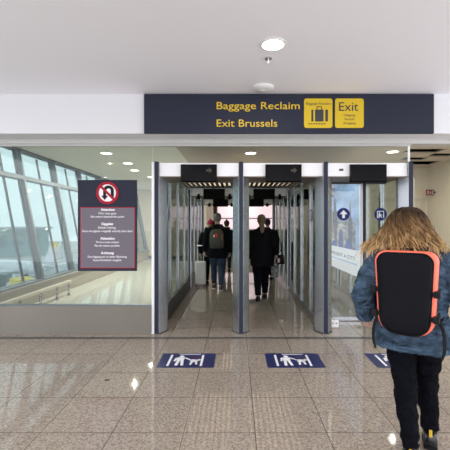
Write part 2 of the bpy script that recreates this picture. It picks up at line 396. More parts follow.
# slimmer portal posts farther down the lanes
pb2 = MB().box(-.05, .05, 0, .12, 0, 2.36, .006).mesh('post_body', M_steelv)
ps2 = MB().box(-.02, .02, -.006, .002, 0, 2.36).mesh('front_stripe', M_dark)
side = ['left edge of the left lane', 'line between the left and middle lanes', 'line between the middle and right lanes', 'right edge of the right lane']
for yy, which in ((8.18, 'second'), (11.5, 'third')):
    for x, sd_ in zip(PX, side):
        t = thing('portal_post', 'slim steel post, %s portal, %s' % (which, sd_), 'gate post', (x, yy, 0), 0, 'inner portal posts')
        link('post_body', pb2, t); link('front_stripe', ps2, t)
lanes = [(PX[i], PX[i+1]) for i in range(3)]
lname = ['left', 'middle', 'closed right']
for li, (a, b) in enumerate(lanes):
    for yi, (yy, which) in enumerate(((4.87, 'front'), (8.20, 'second'), (11.52, 'third'))):
        xa, xb = (a+.03, b-.03) if yi == 0 else (a+.05, b-.05 if li < 2 else b-.10)
        w = (xb-xa)/2; c = (xa+xb)/2
        dep = .68
        t = thing('gate_header', 'white header box with black display over the %s lane, %s portal' % (lname[li], which), 'gate header', (c, yy, 2.154), 0, 'gate headers with displays')
        MB().box(-w, w, 0, dep, .012, .196, .004).build('housing', M_headwhite, t)
        MB().box(-w+.005, w-.005, .01, dep-.01, 0, .012).build('underside', M_bronze, t)
        d = MB().prism([(-.055, .155), (-.004, .165), (-.004, -.045), (.20, -.05), (.20, -.005), (.005, -.03+.03), (.005, -.06), (-.03, -.07), (-.06, -.055)][0:0] or [(-.05, .168), (-.002, .175), (-.002, -.062), (-.028, -.075), (-.05, -.06)], -.247, .247, 'x').build('display', M_black, t)
        if yi == 0:
            # faint direction arrow lit on the display
            ar = [(.10, .10), (.14, .10), (.14, .125), (.185, .085), (.14, .045), (.14, .07), (.10, .07)]
            if li < 2:
                MB().prism(ar, -.056, -.052, 'y').build('display_arrow', mat('dim_led', (.012, .011, .006), .5, emit=(.8, .6, .2), estr=.012), d, label='dim yellow arrow')
        else:
            for s_ in (-.36, .36):
                e = MB().ball((s_, -.05, -.03), .05, 14).cyl((s_, -.05, .0), (s_, -.05, .05), .03, 12).build('dome_camera', M_black, t, smooth=True)
        if yi == 0 and li == 2:
            MB().box(-.39, -.33, -.002, 0, .085, .115).build('header_label', M_dark, t)
# slatted grilles over lanes 1 and 2 (run along the lanes)
sl = MB()
for k in range(11):
    sl.box(-.52+k*.104-.026, -.52+k*.104+.026, 0, 2.6, 0, .03)
slm = sl.mesh('slat_panel', mat('slat_dark', (.05, .045, .04), .6))
fr = MB().box(-.55, .55, -.03, 0, -.005, .04).mesh('grille_frame', M_dark)
for li in (0, 1):
    c = sum(lanes[li])/2
    for y, wh in ((5.56, 'behind the front portal'), (8.89, 'added as shade behind the second portal')):  # the farther grille is an added roof that darkens the lane
        t = thing('ceiling_grille', 'slatted ceiling grille over the %s lane %s' % (lname[li], wh), 'ceiling grille', (c, y, 2.35), 0, 'slatted lane grilles')
        link('slat_panel', slm, t); link('grille_frame', fr, t); link('grille_frame', fr, t, at=(0, 2.63, 0))
        MB().box(-.55, .55, 0, 2.6, .05, .06).build('added_glow_panel', mat('added_grille_glow', (.9, .8, .6), .5, emit=(1, .84, .60), estr=.42), t)  # added glowing sheet that makes the gaps between slats bright
        MB().box(-.56, .56, -.01, 2.61, .062, .09).build('light_shield', M_dark, t)  # added lid that keeps the glow off the ceiling above
# lane partitions of glass
def partition(x, y0, y1, label, base_h, heavy):
    yc = (y0+y1)/2
    t = thing('glass_partition', label, 'glass partition', (x, y0, 0), 0, 'glass lane partitions')
    L = y1-y0; k = max(1, round(L/.8)); st = L/k
    MB().box(-.03, .03, 0, L, 0, base_h).build('base_rail', M_dark if heavy else M_steelv, t)
    MB().box(-.03, .03, 0, L, 2.28, 2.34).build('head_rail', M_steelv, t)
    mm = MB().box(-.028, .028, -.035, .035, base_h, 2.28).mesh('mullion', M_steelv)
    for i in range(1, k): link('mullion', mm, t, at=(0, i*st, 0))
    for i in range(k):
        MB().box(-.005, .005, i*st+(.035 if i else 0), (i+1)*st-(.035 if i < k-1 else 0), base_h, 2.28).build('glass_panel', M_gllane, t)
    return t
for i, x in enumerate(PX):
    for (a, b, wh) in ((5.03, 8.18, 'between front and second portals'), (8.32, 11.5, 'between second and third portals')):
        partition(x, a, b, 'glass partition with steel mullions on the %s %s' % (side[i], wh), .28 if i == 0 else .10, i == 0)
# closed glass doors of the right lane
M_doorgl = glass('door_glass', (.90, .93, .92))
def glass_door(label, x0, x1, y):
    t = thing('glass_door', label, 'glass door', (x0, y, 0))
    w = x1-x0
    MB().box(0, w, -.006, .006, .06, 2.13).build('glass_panel', M_doorgl, t)
    MB().box(0, w, -.02, .02, .012, .06).build('bottom_rail', M_steelv, t)
    MB().box(0, w, -.02, .02, 2.13, 2.152).build('top_rail', M_dark, t)
    return t
gd = glass_door('closed left glass door leaf with the white arrow sticker in the right lane', 1.31, 1.965, 5.50)
MB().box(.655, .70, -.03, .03, .012, 2.152).build('door_stile', M_stripe, gd, label='dark stile at the meeting edge')
MB().box(.632, .654, -.02, .02, .012, 2.152).build('stile_trim', M_headwhite, gd)
gd2 = glass_door('closed right glass door leaf with the dark blue sticker in the right lane', 2.015, 2.33, 5.50)
def sticker(px_, name, label, x, z, y, kind):
    t = thing(name, label, 'sticker', (x, y, z))
    MB().prism(disc(0, 0, .098), -.002, 0, 'y').build('disc', M_blue, t)
    mb = MB()
    if kind == 'arrow':
        mb.prism([(-.020, -.062), (.020, -.062), (.020, 0), (.060, 0), (0, .066), (-.060, 0), (-.020, 0)], -.004, -.002, 'y')
    else:
        mb.prism(rrect(-.055, .055, .04, .052, .004), -.004, -.002, 'y').prism([(-.055, -.06), (-.043, -.06), (-.043, .045), (-.055, .045)], -.004, -.002, 'y').prism([(.043, -.06), (.055, -.06), (.055, .045), (.043, .045)], -.004, -.002, 'y')
        mb.prism(disc(-.018, .018, .012), -.004, -.002, 'y').prism([(-.032, -.03), (-.006, -.03), (.012, -.055), (.022, -.05), (.0, -.01), (.0, .003), (-.032, .003)], -.004, -.002, 'y').prism([(-.032, -.058), (-.018, -.058), (-.014, -.03), (-.032, -.03)], -.004, -.002, 'y')
        mb.prism([(.0, -.005), (.03, -.022), (.033, -.016), (.003, .003)], -.004, -.002, 'y')
    mb.build('symbol', M_wht, t); return t
sticker(0, 'arrow_sticker', 'round blue sticker with white up arrow on the left glass door leaf', 1.668, 1.66, 5.492, 'arrow')
sticker(0, 'gate_sticker', 'round dark blue sticker with white figure in a gate on the right glass door leaf', 2.243, 1.66, 5.492, 'gate')
def ring_sticker(x, y, face, label):
    t = thing('ring_sticker', label, 'sticker', (x, y, 1.65), -PI/2*face)
    mb = MB(); ring_mesh(mb, 0, 0, .10, .082, -.003, 0); mb.build('ring', M_blue, t)
    MB().prism(disc(-.01, .035, .016), -.003, 0, 'y').prism([(-.035, .012), (.02, .012), (.02, -.06), (-.002, -.06), (-.002, -.02), (-.012, -.02), (-.012, -.06), (-.035, -.06)], -.003, 0, 'y').build('symbol', M_blue, t); return t
# face +X on the left wall, -X on the right wall of the middle lane
ring_sticker(PX[0]+.007, 5.62, -1, 'ring sticker with figure on the left lane glass near the glass wall')
ring_sticker(PX[2]-.007, 5.72, 1, 'ring sticker with figure on the middle lane glass beside its right post')
sb = thing('socket_box', 'small white box with three dark dots low behind the right lane post', 'box', (1.40, 5.12, 0))
MB().box(-.085, .085, 0, .05, .004, .115, .006).build('housing', M_wht, sb)
for x in (-.05, 0, .05): MB().prism(disc(x, .065, .010, 14), -.003, 0, 'y').build('outlet', M_dark, sb)

# ---------------------------------------------------------------- city poster on the right lane's inner wall
po = thing('city_poster', 'tall city skyline poster with white caption band inside the closed right lane', 'poster', (2.33, 9.45, 0), -PI/2)
# local x runs toward the camera (along -Y), local -y faces the lane (-X)
PL = 2.85
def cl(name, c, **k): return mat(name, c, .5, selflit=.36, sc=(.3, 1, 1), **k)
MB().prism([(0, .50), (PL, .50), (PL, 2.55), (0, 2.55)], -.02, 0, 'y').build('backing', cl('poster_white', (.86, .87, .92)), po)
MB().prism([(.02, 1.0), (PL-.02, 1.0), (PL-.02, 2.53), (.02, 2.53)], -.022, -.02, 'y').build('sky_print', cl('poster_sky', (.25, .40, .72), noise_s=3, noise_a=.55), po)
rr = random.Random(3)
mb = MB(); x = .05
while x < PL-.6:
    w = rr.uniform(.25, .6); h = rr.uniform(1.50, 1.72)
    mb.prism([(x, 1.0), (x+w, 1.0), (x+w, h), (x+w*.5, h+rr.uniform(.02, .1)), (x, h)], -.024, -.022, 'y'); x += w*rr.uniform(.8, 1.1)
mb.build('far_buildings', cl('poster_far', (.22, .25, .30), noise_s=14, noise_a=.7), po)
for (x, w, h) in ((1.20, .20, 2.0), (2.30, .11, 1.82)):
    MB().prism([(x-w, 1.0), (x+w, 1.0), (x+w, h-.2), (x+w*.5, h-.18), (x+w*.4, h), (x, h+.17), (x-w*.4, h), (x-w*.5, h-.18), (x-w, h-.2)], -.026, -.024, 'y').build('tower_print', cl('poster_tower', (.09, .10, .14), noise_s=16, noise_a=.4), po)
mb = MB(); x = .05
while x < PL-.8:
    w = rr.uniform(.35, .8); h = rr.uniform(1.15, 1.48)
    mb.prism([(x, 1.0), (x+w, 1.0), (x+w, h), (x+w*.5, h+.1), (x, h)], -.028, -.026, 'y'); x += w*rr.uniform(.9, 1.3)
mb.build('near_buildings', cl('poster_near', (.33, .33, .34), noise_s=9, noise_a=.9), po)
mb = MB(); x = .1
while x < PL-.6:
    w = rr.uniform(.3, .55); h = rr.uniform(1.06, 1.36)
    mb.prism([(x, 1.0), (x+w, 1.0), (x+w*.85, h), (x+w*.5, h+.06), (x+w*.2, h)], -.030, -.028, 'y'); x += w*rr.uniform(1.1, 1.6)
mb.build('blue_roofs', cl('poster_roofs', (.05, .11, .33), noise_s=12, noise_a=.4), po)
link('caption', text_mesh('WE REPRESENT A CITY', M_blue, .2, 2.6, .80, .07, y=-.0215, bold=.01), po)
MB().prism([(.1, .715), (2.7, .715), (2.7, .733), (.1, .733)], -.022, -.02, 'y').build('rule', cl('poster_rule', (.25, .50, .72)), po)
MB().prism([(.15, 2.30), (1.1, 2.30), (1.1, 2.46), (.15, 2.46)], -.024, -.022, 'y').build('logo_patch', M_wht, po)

# ---------------------------------------------------------------- overhead sign
SY = 4.46
SX = lambda px: (px-236.3)*SY/353
SZ = lambda py: 1.5+(224.5-py)*SY/353
OFS = (SX(289), SY, SZ(114))
sg = thing('overhead_sign', 'long dark sign with yellow lettering on the bulkhead over the gates', 'sign', OFS)
MB().box(SX(144), SX(434), SY, 4.5, SZ(133.3), SZ(94)).build('sign_board', M_navy, sg, OFS)
for line, x0, x1, yb in (('Baggage Reclaim', 216.7, 299.7, 109.2), ('Exit Brussels', 216.7, 277.3, 126.7)):
    me = text_mesh(line, M_yeltxt, SX(x0), SX(x1), SZ(yb), SZ(yb-7.5)-SZ(yb)); iv = sorted((min(me.vertices[k].co.x for k in p.vertices), max(me.vertices[k].co.x for k in p.vertices)) for p in me.polygons)
    end = iv[0][1]; gap = (0, 0, 0)
    for a, b in iv:
        if a-end > gap[0]: gap = (a-end, end, a)
        end = max(end, b)
    for wd, a, b in zip(line.split(), (SX(x0), gap[2]), (gap[1], SX(x1))):
        link('lettering', text_mesh(wd, M_yeltxt, a, b, SZ(yb), SZ(yb-7.5)-SZ(yb), y=SY-.003, bold=.004), sg, OFS, 'yellow lettering reading '+wd)
def ypanel(x0, x1): return MB().prism(rrect(SX(x0), SX(x1), SZ(128.0), SZ(98.6), .03), SY-.006, SY, 'y').build('yellow_panel', M_yel, sg, OFS)
p1 = ypanel(304, 332.3); p2 = ypanel(335, 363.6)
y1, y2 = SY-.009, SY-.006
mb = MB(); 
for a, b in ((311.2, 313.2), (314.9, 323.4), (325.2, 327.8)): mb.prism(rrect(SX(a), SX(b), SZ(121.6), SZ(109.8), .006), y1, y2, 'y')
mb.prism([(SX(316.5), SZ(109.8)), (SX(317.3), SZ(109.8)), (SX(317.3), SZ(107.4)), (SX(321), SZ(107.4)), (SX(321), SZ(109.8)), (SX(321.8), SZ(109.8)), (SX(321.8), SZ(106.6)), (SX(316.5), SZ(106.6))], y1, y2, 'y')
for k in range(7): mb.prism([(SX(308.2+k*2.6), SZ(124.6)), (SX(309.7+k*2.6), SZ(124.6)), (SX(309.7+k*2.6), SZ(123.4)), (SX(308.2+k*2.6), SZ(123.4))], y1, y2, 'y')
mb.build('suitcase_symbol', M_txtdark, p1)
link('small_lettering', text_mesh('Baggage Reclaim', M_txtdark, SX(306), SX(330.3), SZ(105), SZ(102.4)-SZ(105), y=y1), p1)
link('exit_lettering', text_mesh('Exit', M_txtdark, SX(338.8), SX(358.2), SZ(111), SZ(102)-SZ(111), y=y1, bold=.004), p2)
for t_, x0, x1, yb in (('Uitgang', 343.5, 355, 116.3), ('Sortie', 344.5, 354, 120.3), ('Ausgang', 343, 355.5, 124.3)):
    link('small_lettering', text_mesh(t_, M_txtdark, SX(x0), SX(x1), SZ(yb), SZ(yb-2.4)-SZ(yb), y=y1), p2)

# ---------------------------------------------------------------- no-return sign on the glass wall
SY2 = YG-.012
QX = lambda px: (px-236.3)*SY2/353
QZ = lambda py: 1.5+(224.5-py)*SY2/353
OFQ = (QX(107.5), SY2, QZ(225))
ns = thing('no_return_sign', 'dark and grey no return notice with crossed U turn arrow on the glass wall', 'sign', OFQ)
MB().box(QX(78), QX(137), SY2-.004, SY2+.004, QZ(271), QZ(180)).build('sign_board', M_navy, ns, OFQ)
gp = MB().box(QX(80.3), QX(135.2), SY2-.007, SY2-.004, QZ(268.3), QZ(207.2)).build('red_border', M_red, ns, OFQ)
MB().box(QX(81), QX(134.5), SY2-.009, SY2-.007, QZ(267.6), QZ(207.9)).build('grey_panel', M_panelgrey, ns, OFQ)
lines = [('Attention', 101, 115, 210.8, 1), ('One way gate', 98.5, 116.5, 214.3, 0), ('No return beyond this point', 91, 124.5, 217.6, 0),
         ('Opgelet', 101.5, 113.5, 225, 1), ('Enkele richting', 98.5, 116, 228.6, 0), ('Geen terugkeer mogelijk voorbij deze deur', 82.5, 133, 232, 0),
         ('Attention', 100.5, 115, 239.5, 1), ('Porte à sens unique', 96.5, 119, 243, 0), ('Pas de retour possible', 95, 120, 246.5, 0),
         ('Achtung', 101, 114, 254, 1), ('Durchgang nur in einer Richtung', 88, 127, 257.6, 0), ('Keine Rückkehr möglich', 93.5, 121.5, 261, 0)]
for t_, x0, x1, yb, bo in lines:
    link('lettering', text_mesh(t_, M_wht, QX(x0), QX(x1), QZ(yb), QZ(yb-(2.5 if bo else 2.1))-QZ(yb), y=SY2-.010, bold=.03 if bo else .008), ns, OFQ)
cx_, cz_ = QX(107.7), QZ(193); u = YG/353
MB().prism(disc(cx_, cz_, 9.5*u, 40), SY2-.008, SY2-.004, 'y').build('white_disc', M_wht, ns, OFQ)
mb = MB()
R = 4.0*u
outer = [(cx_+1.0*u+(R+1.3*u)*math.cos(a), cz_+2.2*u+(R+1.3*u)*math.sin(a)) for a in [PI*k/12 for k in range(13)]]
inner = [(cx_+1.0*u+(R-1.7*u)*math.cos(a), cz_+2.2*u+(R-1.7*u)*math.sin(a)) for a in [PI*k/12 for k in range(13)]]
xl0, xl1 = outer[-1][0], inner[-1][0]; xr0, xr1 = inner[0][0], outer[0][0]
mb.prism([(xr1, cz_-5*u)]+outer+[(xl0, cz_-3*u), (xl1, cz_-3*u)]+inner[::-1]+[(xr0, cz_-5*u)], SY2-.011, SY2-.008, 'y')
xm = (xl0+xl1)/2
mb.prism([(xm-3.4*u, cz_-2.8*u), (xm, cz_-7*u), (xm+3.4*u, cz_-2.8*u)], SY2-.011, SY2-.008, 'y')
mb.build('u_turn_arrow', M_blk, ns, OFQ)
mb = MB(); ring_mesh(mb, cx_, cz_, 11.2*u, 8.6*u, SY2-.0145, SY2-.004)
c4 = 9.2*u*.7071; w4 = .85*u
mb.prism([(cx_-c4-w4, cz_+c4-w4), (cx_+c4-w4, cz_-c4-w4), (cx_+c4+w4, cz_-c4+w4), (cx_-c4+w4, cz_+c4+w4)], SY2-.014, SY2-.011, 'y')
mb.build('prohibition_ring', M_red, ns, OFQ)

# ---------------------------------------------------------------- fire sign on the right
es = thing('fire_sign', 'small dark red square sign with white symbol beside the right corner', 'sign', (5.06, 9.20, 2.335))
MB().box(-.11, .09, 0, .02, -.075, .075).build('sign_board', mat('fire_sign_red', (.17, .016, .026), .5), es)
for q in ([(-.085, -.05), (-.05, -.05), (-.05, .02), (-.035, .045), (-.085, .045)], [(-.02, -.05), (.005, -.05), (.005, .015), (-.02, .03)], [(.035, -.05), (.065, -.05), (.065, .045), (.045, .045), (.035, .0)]):
    MB().prism(q, -.003, 0, 'y').build('symbol', mat('dull_pink_print', (.45, .36, .36), .5), es)
MB().box(.09, .141, .004, .016, -.02, .02).build('bracket', M_dark, es)

# ---------------------------------------------------------------- floor decals
def decal(label, x, y):
    t = thing('floor_decal', label, 'floor sticker', (x, y, 0), 0, 'blue floor stickers before the lanes')
    MB().prism(rrect(-.305, .305, -.205, .205, .02), .001, .0022).build('base_print', M_decal, t)
    z0, z1 = .0022, .0030
    mb = MB()
    mb.prism([(-.205, -.16), (-.180, -.16), (-.180, .15), (-.205, .15)], z0, z1).prism([(.150, -.16), (.175, -.16), (.175, .15), (.150, .15)], z0, z1)
    mb.prism([(-.11, .165), (.13, .165), (.13, .178), (-.11, .178)], z0, z1)
    # walking figure
    mb.prism(disc(-.075, .105, .028, 18), z0, z1)
    mb.prism([(-.12, -.01), (-.04, -.01), (-.035, .075), (-.115, .075)], z0, z1)
    mb.prism([(-.12, -.15), (-.09, -.15), (-.08, -.01), (-.115, -.01)], z0, z1).prism([(-.055, -.15), (-.025, -.15), (-.04, -.01), (-.075, -.01)], z0, z1)
    mb.prism([(-.15, -.03), (-.128, -.03), (-.115, .07), (-.14, .06)], z0, z1)
    # arm and the smaller figure it holds back
    mb.prism([(-.035, .055), (.045, -.02), (.055, -.002), (-.03, .075)], z0, z1)
    mb.prism([(.03, -.06), (.12, -.04), (.125, .01), (.05, .02)], z0, z1).prism([(.035, -.13), (.055, -.13), (.07, -.05), (.045, -.05)], z0, z1).prism([(.10, -.12), (.12, -.12), (.11, -.03), (.085, -.03)], z0, z1)
    mb.prism(disc(.125, .005, .022, 14), z0, z1)
    mb.build('pictogram', M_wht, t)
    mb = MB(); n = 24
    for a in range(n):
        pass
    mb.prism([(.05, .05), (.056, .045), (.11, .115), (.104, .12)], z0, z1).prism([(.104, .045), (.11, .05), (.056, .12), (.05, .115)], z0, z1)
    mb.build('red_cross', mat('decal_red', (.16, .02, .05), .4), t)
decal('blue floor sticker with white pictogram before the left lane', -.54, 3.90)
decal('blue floor sticker with white pictogram before the middle lane', .635, 3.90)
decal('blue floor sticker with white pictogram before the closed right lane', 1.785, 3.90)
tag(MB().ball((0, 0, .004), .028, 12, (1, .5, .14)).build('litter_scrap', mat('dark_scrap', (.03, .03, .03), .7), at=(-1.245, 3.40, 0)), 'small dark scrap of litter on the tiles before the glass wall', 'litter')

# ---------------------------------------------------------------- lit panel at the end of the hall
lb_ = thing('light_box', 'large glowing pale pink panel at the far end of the hall', 'light box', (.5, 20.0, 0))
MB().box(-1.6, 1.95, 0, .15, 1.2, 2.75).build('housing', M_headwhite, lb_)
MB().box(-1.55, 1.9, -.01, 0, 1.25, 2.7).build('lit_face', mat('pink_lit_face', (.9, .8, .85), .4, emit=(1.0, .78, .86), estr=.42), lb_)
MB().box(-1.55, 1.9, -.03, -.01, 1.82, 1.88).build('cross_bar', mat('purple_bar', (.28, .20, .42), .5), lb_)
MB().box(-1.6, 1.95, -.02, .15, 0, 1.2).build('plinth', M_dark, lb_)
for x, c, lbl in ((1.72, (.95, .75, .30), 'yellow lit advert panel in the hall seen through the middle lane glass'), (2.2, (.85, .82, .75), 'pale lit advert panel in the hall behind the right lane')):
    t = thing('advert_panel', lbl, 'advert panel', (x, 14.2, 0))
    MB().box(-.2, .2, 0, .1, 0, 2.0).build('case', M_dark, t)
    MB().box(-.17, .17, -.01, 0, .8, 1.9).build('lit_face', mat('lit_advert_%d' % int(x*100), c, .5, emit=c, estr=.4), t)

# ---------------------------------------------------------------- outside: apron, aircraft, vehicles
struct(MB().box(-260, -4.6, -80, 200, -8.2, -8).build('ground_apron', mat('apron_concrete', (.42, .45, .45), .8, noise_s=.15, noise_a=.12)))
M_acw = mat('aircraft_white', (.80, .78, .82), .35)
def aircraft(label, loc, rz, fin_c, s=1.0):
    t = thing('aircraft', label, 'aircraft', loc, rz)
    t.scale = (s, s, s)
    prof = [(-9, .15, 2.6), (-7.5, .5, 2.4), (-5, .9, 2.2), (-2, 1.1, 2.1), (5, 1.1, 2.1), (7, .95, 2.0), (8.2, .6, 1.85), (8.9, .15, 1.75)]
    mb = MB(); mb.rings([[Vector((x, r*math.cos(2*PI*i/20), z+r*math.sin(2*PI*i/20))) for i in range(20)] for x, r, z in prof]).build('fuselage', M_acw, t, smooth=True)
    for sy in (-1, 1):
        mb = MB(); mb.rings([[Vector((x0, y, z)), Vector((x1, y, z)), Vector((x1-.05, y, z+th)), Vector((x0+.05, y, z+th))] for y, x0, x1, z, th in ((sy*.8, -1.2, 2.0, 1.5, .28), (sy*9, -2.0, -1.0, 1.9, .1))]).build('wing', M_acw, t)
        mb = MB(); mb.tube([(1.5, sy*3, 1.1), (.9, sy*3, 1.1), (-1, sy*3, 1.15)], [.45, .5, .3], 16).build('engine', mat('engine_yellow', (.75, .55, .12), .4), t, smooth=True)
        mb = MB(); mb.rings([[Vector((x0, y, z)), Vector((x1, y, z)), Vector((x1, y, z+.1)), Vector((x0, y, z+.1))] for y, x0, x1, z in ((sy*.3, -8.6, -7.0, 2.8), (sy*3.2, -9, -8.2, 2.9))]).build('tailplane', M_acw, t)
    f = MB().prism([(-6.0, 2.8), (-8.4, 2.8), (-9.6, 6.2), (-8.4, 6.2)], -.1, .1, 'y').build('tail_fin', M_acw, t)
    MB().prism([(-8.15, 5.4), (-9.35, 5.4), (-9.7, 6.4), (-8.3, 6.4)], -.12, .12, 'y').build('fin_tip', mat(fin_c, (.85, .62, .05), .4), f, label='yellow fin tip')
    mb = MB().cyl((6.5, 0, 0.35), (6.5, 0, 1.4), .08).cyl((6.5, -.12, .35), (6.5, .12, .35), .35)
    for sy in (-1, 1): mb.cyl((0, sy*1.6, .4), (0, sy*1.6, 1.6), .1).cyl((0, sy*1.6-.15, .4), (0, sy*1.6+.15, .4), .4)
    mb.build('landing_gear', M_dark, t)
aircraft('parked white aircraft with yellow fin tip seen through the leaning windows', (-37.6, 60.5, -8), math.radians(155), 'fin_yellow', 1.05)
def truck(label, loc, rz, c):
    t = thing('service_truck', label, 'truck', loc, rz)
    MB().box(-2, .6, -1, 1, .9, 3.2, .06).build('cargo_box', mat('truck_%s' % c[0], c[1], .5), t)
    MB().prism([(.7, .7), (2.3, .7), (2.3, 1.6), (1.8, 2.5), (.7, 2.5)], -.95, .95, 'y').build('cab', M_acw, t)
    MB().prism([(1.85, 1.65), (2.33, 1.65), (1.86, 2.4)], -.8, .8, 'y').build('windscreen', M_black, t)
    wm = MB().cyl((0, -.14, 0), (0, .14, 0), .42, 20).mesh('wheel', M_dark)
    for x in (-1.3, 1.5):
        for y in (-.85, .85): link('wheel', wm, t, at=(x, y, .42))
truck('yellow service truck on the apron seen through the leaning windows', (-25.7, 42, -8), 2.4, ('yellow', (.75, .55, .08)))
truck('grey service truck on the apron at the left edge of the windows', (-30.5, 46, -8), 1.9, ('grey', (.13, .17, .18)))
tb = thing('terminal_building', 'long dark terminal block across the apron behind the aircraft', 'building', (-75, 95, -8), math.radians(38))
MB().box(-40, 22, 0, 14, 0, 8.2).build('facade', mat('terminal_teal', (.20, .36, .37), .5), tb)
MB().box(-41, 23, -1, 15, 8.2, 8.8).build('roof', mat('terminal_roof', (.5, .55, .56), .6), tb)
mb = MB()
for k in range(14): mb.box(-38+k*4.2, -35+k*4.2, -.05, .0, 3.0, 6.8)
mb.build('window_band', mat('terminal_glass', (.12, .22, .24), .6), tb)

#PEOPLE
# ================================================================ PEOPLE
M_skin = mat('skin', (.55, .34, .26), .5)
M_eyew = mat('eye_white', (.8, .8, .78), .3)
def V(*a): return Vector(a)
def limb(mb, pts, rads, n=12, flat=1.0, ref=None, sub=4):
    """smooth tapering limb through joints: Catmull-Rom resampling"""
    P = [Vector(p) for p in pts]; out = []; rr_ = []
    for i in range(len(P)-1):
        p0, p1, p2, p3 = P[max(i-1, 0)], P[i], P[i+1], P[min(i+2, len(P)-1)]
        for k in range(sub):
            t = k/sub
            out.append(.5*((2*p1)+(p2-p0)*t+(2*p0-5*p1+4*p2-p3)*t*t+(3*p1-p0-3*p2+p3)*t**3)); rr_.append(rads[i]*(1-t)+rads[i+1]*t)
    out.append(P[-1]); rr_.append(rads[-1])
    return mb.tube(out, rr_, n, flat, ref)
def hand(mb, w, d, side, H, curl=.6):
    """w wrist, d forearm direction; palm faces the body (side: -1 left, 1 right)"""
    d = d.normalized(); s = H/1.7
    fwd = V(0, 1, 0); fwd = (fwd-d*fwd.dot(d)).normalized(); inn = d.cross(fwd)
    if inn.x*side > 0: inn = -inn
    limb(mb, [w-d*.02*s, w+d*.03*s, w+d*.075*s, w+d*.095*s], [.024*s, .036*s, .042*s, .036*s], 10, .42, fwd)
    for k, (off, L) in enumerate(((.031, .072), (.011, .080), (-.011, .075), (-.030, .060))):
        b = w+d*.085*s+fwd*off*s; a1 = curl*.7; a2 = curl*1.7; a3 = curl*2.5
        p1 = b+(d*math.cos(a1)+inn*math.sin(a1))*L*.45*s
        p2 = p1+(d*math.cos(a2)+inn*math.sin(a2))*L*.32*s
        p3 = p2+(d*math.cos(a3)+inn*math.sin(a3))*L*.23*s
        mb.tube([b-d*.02*s, b, p1, p2, p3], [.0095*s, .0098*s, .0088*s, .0080*s, .0062*s], 8)
    b = w+d*.028*s+fwd*.030*s
    p1 = b+(d*.7+fwd*.6+inn*.25).normalized()*.036*s; p2 = p1+(d*.9+fwd*.25+inn*.35).normalized()*.03*s; p3 = p2+(d*.95+inn*.4).normalized()*.022*s
    mb.tube([b-fwd*.015*s, b, p1, p2, p3], [.014*s, .0145*s, .0115*s, .010*s, .007*s], 8)

